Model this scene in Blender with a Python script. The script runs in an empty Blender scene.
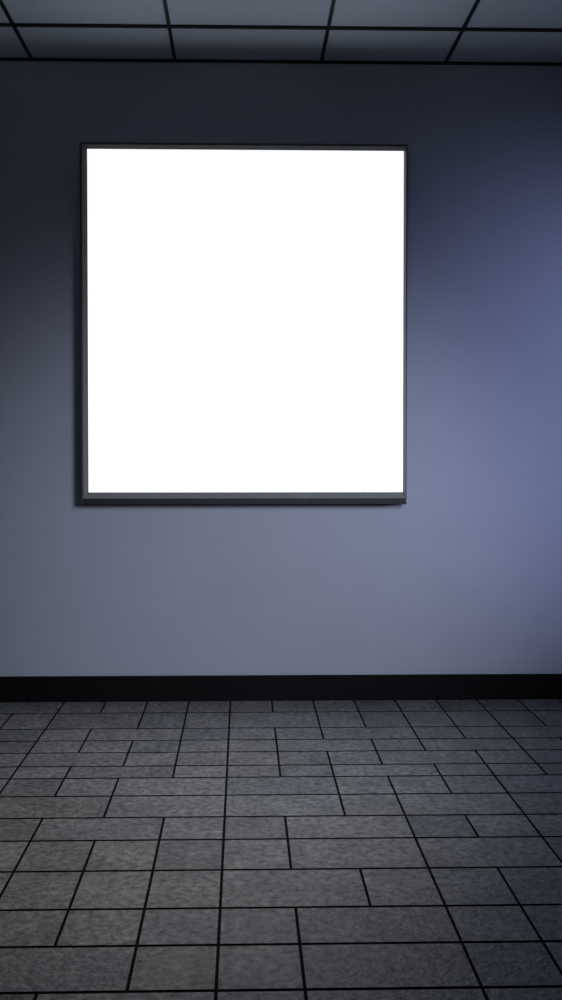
import bpy, bmesh, math, random
from mathutils import Vector
random.seed(4)
S=bpy.context.scene
S.view_settings.view_transform='Standard'
S.view_settings.look='None'
D=4.23; H=1.06; CEIL=2.686

def mat(name,col,rough=0.6,spec=0.3,noise=0.0,nscale=30,bump=0.0,bscale=200,metal=0.0,attr=None,mottle=0):
    m=bpy.data.materials.new(name); m.use_nodes=True
    nt=m.node_tree; b=nt.nodes['Principled BSDF']
    b.inputs['Roughness'].default_value=rough
    b.inputs['Specular IOR Level'].default_value=spec
    b.inputs['Metallic'].default_value=metal
    tc=nt.nodes.new('ShaderNodeTexCoord')
    n=nt.nodes.new('ShaderNodeTexNoise'); n.inputs['Scale'].default_value=nscale; n.inputs['Detail'].default_value=6
    n.inputs['Roughness'].default_value=0.65
    nt.links.new(tc.outputs['Object'],n.inputs['Vector'])
    r=nt.nodes.new('ShaderNodeValToRGB')
    r.color_ramp.elements[0].position=0.3; r.color_ramp.elements[1].position=0.7
    r.color_ramp.elements[0].color=[c*(1-noise) for c in col]+[1]
    r.color_ramp.elements[1].color=[min(1,c*(1+noise)) for c in col]+[1]
    nt.links.new(n.outputs['Fac'],r.inputs['Fac'])
    out=r.outputs['Color']
    def mul(a_,b_):
        mx=nt.nodes.new('ShaderNodeMix'); mx.data_type='RGBA'; mx.blend_type='MULTIPLY'; mx.inputs[0].default_value=1
        nt.links.new(a_,mx.inputs[6]); nt.links.new(b_,mx.inputs[7]); return mx.outputs[2]
    if attr:
        a=nt.nodes.new('ShaderNodeAttribute'); a.attribute_name=attr
        out=mul(out,a.outputs['Color'])
    if mottle:
        n3=nt.nodes.new('ShaderNodeTexNoise'); n3.inputs['Scale'].default_value=9; n3.inputs['Detail'].default_value=4
        nt.links.new(tc.outputs['Object'],n3.inputs['Vector'])
        r3=nt.nodes.new('ShaderNodeValToRGB')
        r3.color_ramp.elements[0].position=.3; r3.color_ramp.elements[1].position=.7
        r3.color_ramp.elements[0].color=(1-mottle,)*3+(1,); r3.color_ramp.elements[1].color=(1,1,1,1)
        nt.links.new(n3.outputs['Fac'],r3.inputs['Fac']); out=mul(out,r3.outputs['Color'])
    nt.links.new(out,b.inputs['Base Color'])
    if bump:
        n2=nt.nodes.new('ShaderNodeTexNoise'); n2.inputs['Scale'].default_value=bscale; n2.inputs['Detail'].default_value=5
        nt.links.new(tc.outputs['Object'],n2.inputs['Vector'])
        bp=nt.nodes.new('ShaderNodeBump'); bp.inputs['Strength'].default_value=bump; bp.inputs['Distance'].default_value=0.004
        nt.links.new(n2.outputs['Fac'],bp.inputs['Height']); nt.links.new(bp.outputs['Normal'],b.inputs['Normal'])
    return m

def add_box(bm,x0,x1,y0,y1,z0,z1,mi=0):
    v=[bm.verts.new((x,y,z)) for x in(x0,x1) for y in(y0,y1) for z in(z0,z1)]
    fs=[(0,1,3,2),(4,6,7,5),(0,4,5,1),(2,3,7,6),(0,2,6,4),(1,5,7,3)]
    out=[]
    for f in fs:
        fc=bm.faces.new([v[i] for i in f]); fc.material_index=mi; out.append(fc)
    return v,out

def finish(bm,name,mats,bevel=0,parent=None,loc=(0,0,0),structure=False,**props):
    bmesh.ops.recalc_face_normals(bm,faces=bm.faces)
    me=bpy.data.meshes.new(name); bm.to_mesh(me); bm.free()
    for m in mats: me.materials.append(m)
    o=bpy.data.objects.new(name,me); S.collection.objects.link(o); o.location=loc
    if bevel:
        b=o.modifiers.new('bevel','BEVEL'); b.width=bevel; b.segments=2; b.limit_method='ANGLE'
    if parent: o.parent=parent
    if structure: o['kind']='structure'
    for k,v in props.items(): o[k]=v
    return o

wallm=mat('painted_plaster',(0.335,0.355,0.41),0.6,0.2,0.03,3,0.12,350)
sidem=mat('bounce_cut_navy_plaster',(0.06,0.07,0.10),0.7,0.2,0.03,3,0.12,350)  # colour of the unseen walls, darkened to reduce bounced fill light
blackm=mat('black_vinyl',(0.002,0.002,0.0022),0.6,0.12,0.1,20)
tbarm=mat('black_tbar',(0.005,0.005,0.006),0.5,0.3,0.1,20)
ctilem=mat('ceiling_mineral_tile',(0.36,0.40,0.46),0.9,0.1,0.05,40,0.2,300)
grout=mat('dark_grout',(0.004,0.004,0.0045),0.9,0.1,0.2,60)
ftile=mat('floor_stone_tile',(0.205,0.203,0.198),0.42,0.4,0.75,48,1.0,85,attr='tone',mottle=.35)

XL,XR,YF=-2.6,2.9,-5.2
def wall(name,b,lab,m):
    bm=bmesh.new(); add_box(bm,*b); return finish(bm,name,[m],structure=True,label=lab,category='wall')
wall('wall_back',(XL-.1,XR+.1,0,.1,-.05,CEIL+.1),'matte blue-grey plaster wall carrying the light box',wallm)
wall('wall_left',(XL-.1,XL,YF,0,-.05,CEIL+.1),'plain plaster side wall, darkened navy to cut bounce light',sidem)
wall('wall_right',(XR,XR+.1,YF,0,-.05,CEIL+.1),'plain plaster side wall, darkened navy to cut bounce light',sidem)
wall('wall_front',(XL-.1,XR+.1,YF-.1,YF,-.05,CEIL+.1),'plain plaster wall facing the light box, darkened navy to cut bounce light',sidem)

# ceiling
bm=bmesh.new(); add_box(bm,XL,XR,YF,0,CEIL+.008,CEIL+.1,0)
finish(bm,'ceiling',[ctilem],structure=True,label='suspended ceiling of slate blue-grey panels',category='ceiling')
bm=bmesh.new()
for x in [-2.47,-1.88,-1.475,-.877,-.282,.33,.852,1.44,2.03,2.6]:
    add_box(bm,x-.0065,x+.0065,YF,-.012,CEIL,CEIL+.008)
y=-.34
while y>YF:
    add_box(bm,XL,XR,y-.010,y+.010,CEIL+.001,CEIL+.007); y-=.6
add_box(bm,XL,XR,-.012,0,CEIL-.002,CEIL+.008)
finish(bm,'trim_1',[tbarm],structure=True,label='black metal ceiling grid with wall angle',category='ceiling grid')

# floor
Z=[1,.954,.8996,.8625,.828,.792,.763,.723,.680,.640,.593,.543,.502,.459,.418,.377,.336,.295]
while -(D-Z[-1]*D)>YF: Z.append(Z[-1]-.041)
rows={0:[-4,-3,-2,-1,0,1,2,3,4,5,6],1:[-4,-2,-1,0,2,3,4,5,6],2:[-5,-4,-3,-1,0,1,2,4,5,6],3:[-4,-3,-2,-1,0,1,3,4,6],
4:[-4,-2,-1,0,1,2,3,5,6],5:[-4,-3,-1,0,1,2,4,5],6:[-3,-2,0,2,3,4],7:[-4,-2,0,2,3,5],8:[-3,-1,0,1,3,4],
9:[-3,-2,-1,0,1,3,5],10:[-2,-1,0,2,3,4],11:[-2,-1,0,1,3,4],12:[-3,-1,0,1,3],13:[-2,0,1,3,4]}
bm=bmesh.new(); add_box(bm,XL,XR,YF,0,-.08,-.003,0)
tone=bm.loops.layers.color.new('tone')
g=.0036
for i in range(len(Z)-1):
    gy=.0052
    y1=-(D-Z[i]*D)-gy; y0=-(D-Z[i+1]*D)+gy
    if y1<YF: break
    y0=max(y0,YF)
    if y1-y0<.02: break
    ks=list(rows.get(i,[0]))
    lo=min(ks); hi=max(ks)
    k=hi
    while k<18: k+=random.choice([1,1,2]); ks.append(k)
    k=lo
    while k>-18: k-=random.choice([1,1,2]); ks.append(k)
    xs=sorted(-.053+.175*k for k in ks)
    for a,b in zip(xs,xs[1:]):
        a2=max(a+g,XL); b2=min(b-g,XR)
        if b2-a2<.02: continue
        v,fs=add_box(bm,a2,b2,y0,y1,-.008,0,0)
        fs[5].material_index=1
        t=random.uniform(.88,1.10); w=random.uniform(-.01,.01)
        for f in fs:
            for l in f.loops: l[tone]=(t+w,t,t-w,1)
finish(bm,'floor',[grout,ftile],structure=True,label='dark grey stone tile floor with black grout joints',category='floor')

def base(name,b):
    bm=bmesh.new(); add_box(bm,*b); finish(bm,name,[blackm],bevel=.003,structure=True,label='black skirting board along the wall',category='baseboard')
base('baseboard_back',(XL,XR,-.014,0,0,.108))
base('baseboard_left',(XL,XL+.014,YF,-.014,0,.108))
base('baseboard_right',(XR-.014,XR,YF,-.014,0,.108))

# light box
x0,x1,z0,z1=-.664,.677,.840,2.318
root=bpy.data.objects.new('light_box',None); S.collection.objects.link(root); root.location=((x0+x1)/2,0,z0)
root['label']='square glowing blank white sign in dark grey metal frame'; root['category']='sign'
W=(x1-x0)/2; Hh=z1-z0
fm=mat('lit_tone_anodised_metal',(0.17,0.17,0.165),0.45,0.5,0.15,40,metal=0.1)  # lighter tone paints the panel's light onto the frame's inner slopes
fd=mat('black_anodised_metal',(0.055,0.055,0.056),0.45,0.4,0.15,40,metal=0.1)
hm=mat('black_housing_and_lip_shade',(0.012,0.012,0.014),0.6,0.3,0.15,40)
bm=bmesh.new(); add_box(bm,-W+.012,W-.012,-.080,0,.012,Hh-.012)
finish(bm,'housing',[hm],bevel=.002,parent=root,label='black metal rear housing')
L,R,T,B=.029,.014,.024,.050
bm=bmesh.new()
def ring(dx0,dx1,dz0,dz1,y): return [bm.verts.new(p) for p in[(-W+dx0,y,dz0),(W-dx1,y,dz0),(W-dx1,y,Hh-dz1),(-W+dx0,y,Hh-dz1)]]
rs=[ring(0,0,0,0,-.03),ring(0,0,0,0,-.110),ring(.002,.002,.002,.002,-.112),
    ring(L-.019,R-.008,B-.025,T-.014,-.112),ring(L,R,B,T,-.099),ring(L,R,B,T,-.03)]
for n_,(a,b) in enumerate(zip(rs,rs[1:]+rs[:1])):
    for i in range(4):
        j=(i+1)%4; f=bm.faces.new([a[i],a[j],b[j],b[i]]); f.material_index=0 if n_ in(3,4) else 1
        if i==0 and n_ in (0,1,2,5): f.material_index=2  # bottom lip coloured black to stand in for shade under the box
finish(bm,'frame',[fm,fd,hm],parent=root,label='dark grey metal frame')
em=bpy.data.materials.new('lit_white_acrylic'); em.use_nodes=True
nt=em.node_tree; b=nt.nodes['Principled BSDF']; b.inputs['Base Color'].default_value=(.8,.8,.8,1)
b.inputs['Emission Strength'].default_value=1.0
tc=nt.nodes.new('ShaderNodeTexCoord'); n=nt.nodes.new('ShaderNodeTexNoise'); n.inputs['Scale'].default_value=1.5
r=nt.nodes.new('ShaderNodeValToRGB'); r.color_ramp.elements[0].color=(.93,.97,1,1); r.color_ramp.elements[1].color=(1,1,1,1)
nt.links.new(tc.outputs['Object'],n.inputs['Vector']); nt.links.new(n.outputs['Fac'],r.inputs['Fac']); nt.links.new(r.outputs['Color'],b.inputs['Emission Color'])
bm=bmesh.new(); add_box(bm,-W+L,W-R,-.098,-.080,B,Hh-T)
finish(bm,'panel',[em],parent=root,label='glowing blank white acrylic panel')

# lights
def spot(loc,tgt,e,col,ang,blend,rad):
    l=bpy.data.lights.new('spot','SPOT'); l.energy=e; l.color=col; l.spot_size=math.radians(ang); l.spot_blend=blend; l.shadow_soft_size=rad
    o=bpy.data.objects.new('spot_lamp',l); S.collection.objects.link(o); o.location=loc
    o.rotation_euler=(Vector(tgt)-Vector(loc)).to_track_quat('-Z','Y').to_euler()
spot((2.3,-1.9,1.25),(1.65,0,1.22),115,(.48,.57,1.0),70,1,.2)
spot((.7,-3.0,1.35),(.0,0,.48),222,(.76,.81,.98),60,1,.3)
spot((-.35,-2.1,2.5),(-.35,-1.35,0),92,(1,.975,.94),55,1,.2)  # added spot to brighten the floor, no known fixture
spot((-.2,-3.6,1.9),(-.2,0,1.7),14,(.65,.75,1.0),90,1,.4)  # added weak fill wash to lift the upper wall, no real source
for sx in(-.95,0,.95):
    spot((sx,-1.9,.9),(sx,-1.1,2.7),15,(.72,.82,1),54,.6,.1)  # added upward spots, put in only to light the ceiling

w=bpy.data.worlds.new('World'); S.world=w; w.use_nodes=True
w.node_tree.nodes['Background'].inputs[0].default_value=(.02,.025,.04,1)

cam=bpy.data.cameras.new('cam'); co=bpy.data.objects.new('camera',cam); S.collection.objects.link(co)
cam.sensor_fit='VERTICAL'; cam.sensor_height=36; cam.lens=36
co.location=(0,-D,H); co.rotation_euler=(math.radians(90-1.4),0,-math.radians(1.3))
cam.shift_x=15.5/1000; cam.shift_y=-24.5/1000
S.camera=co
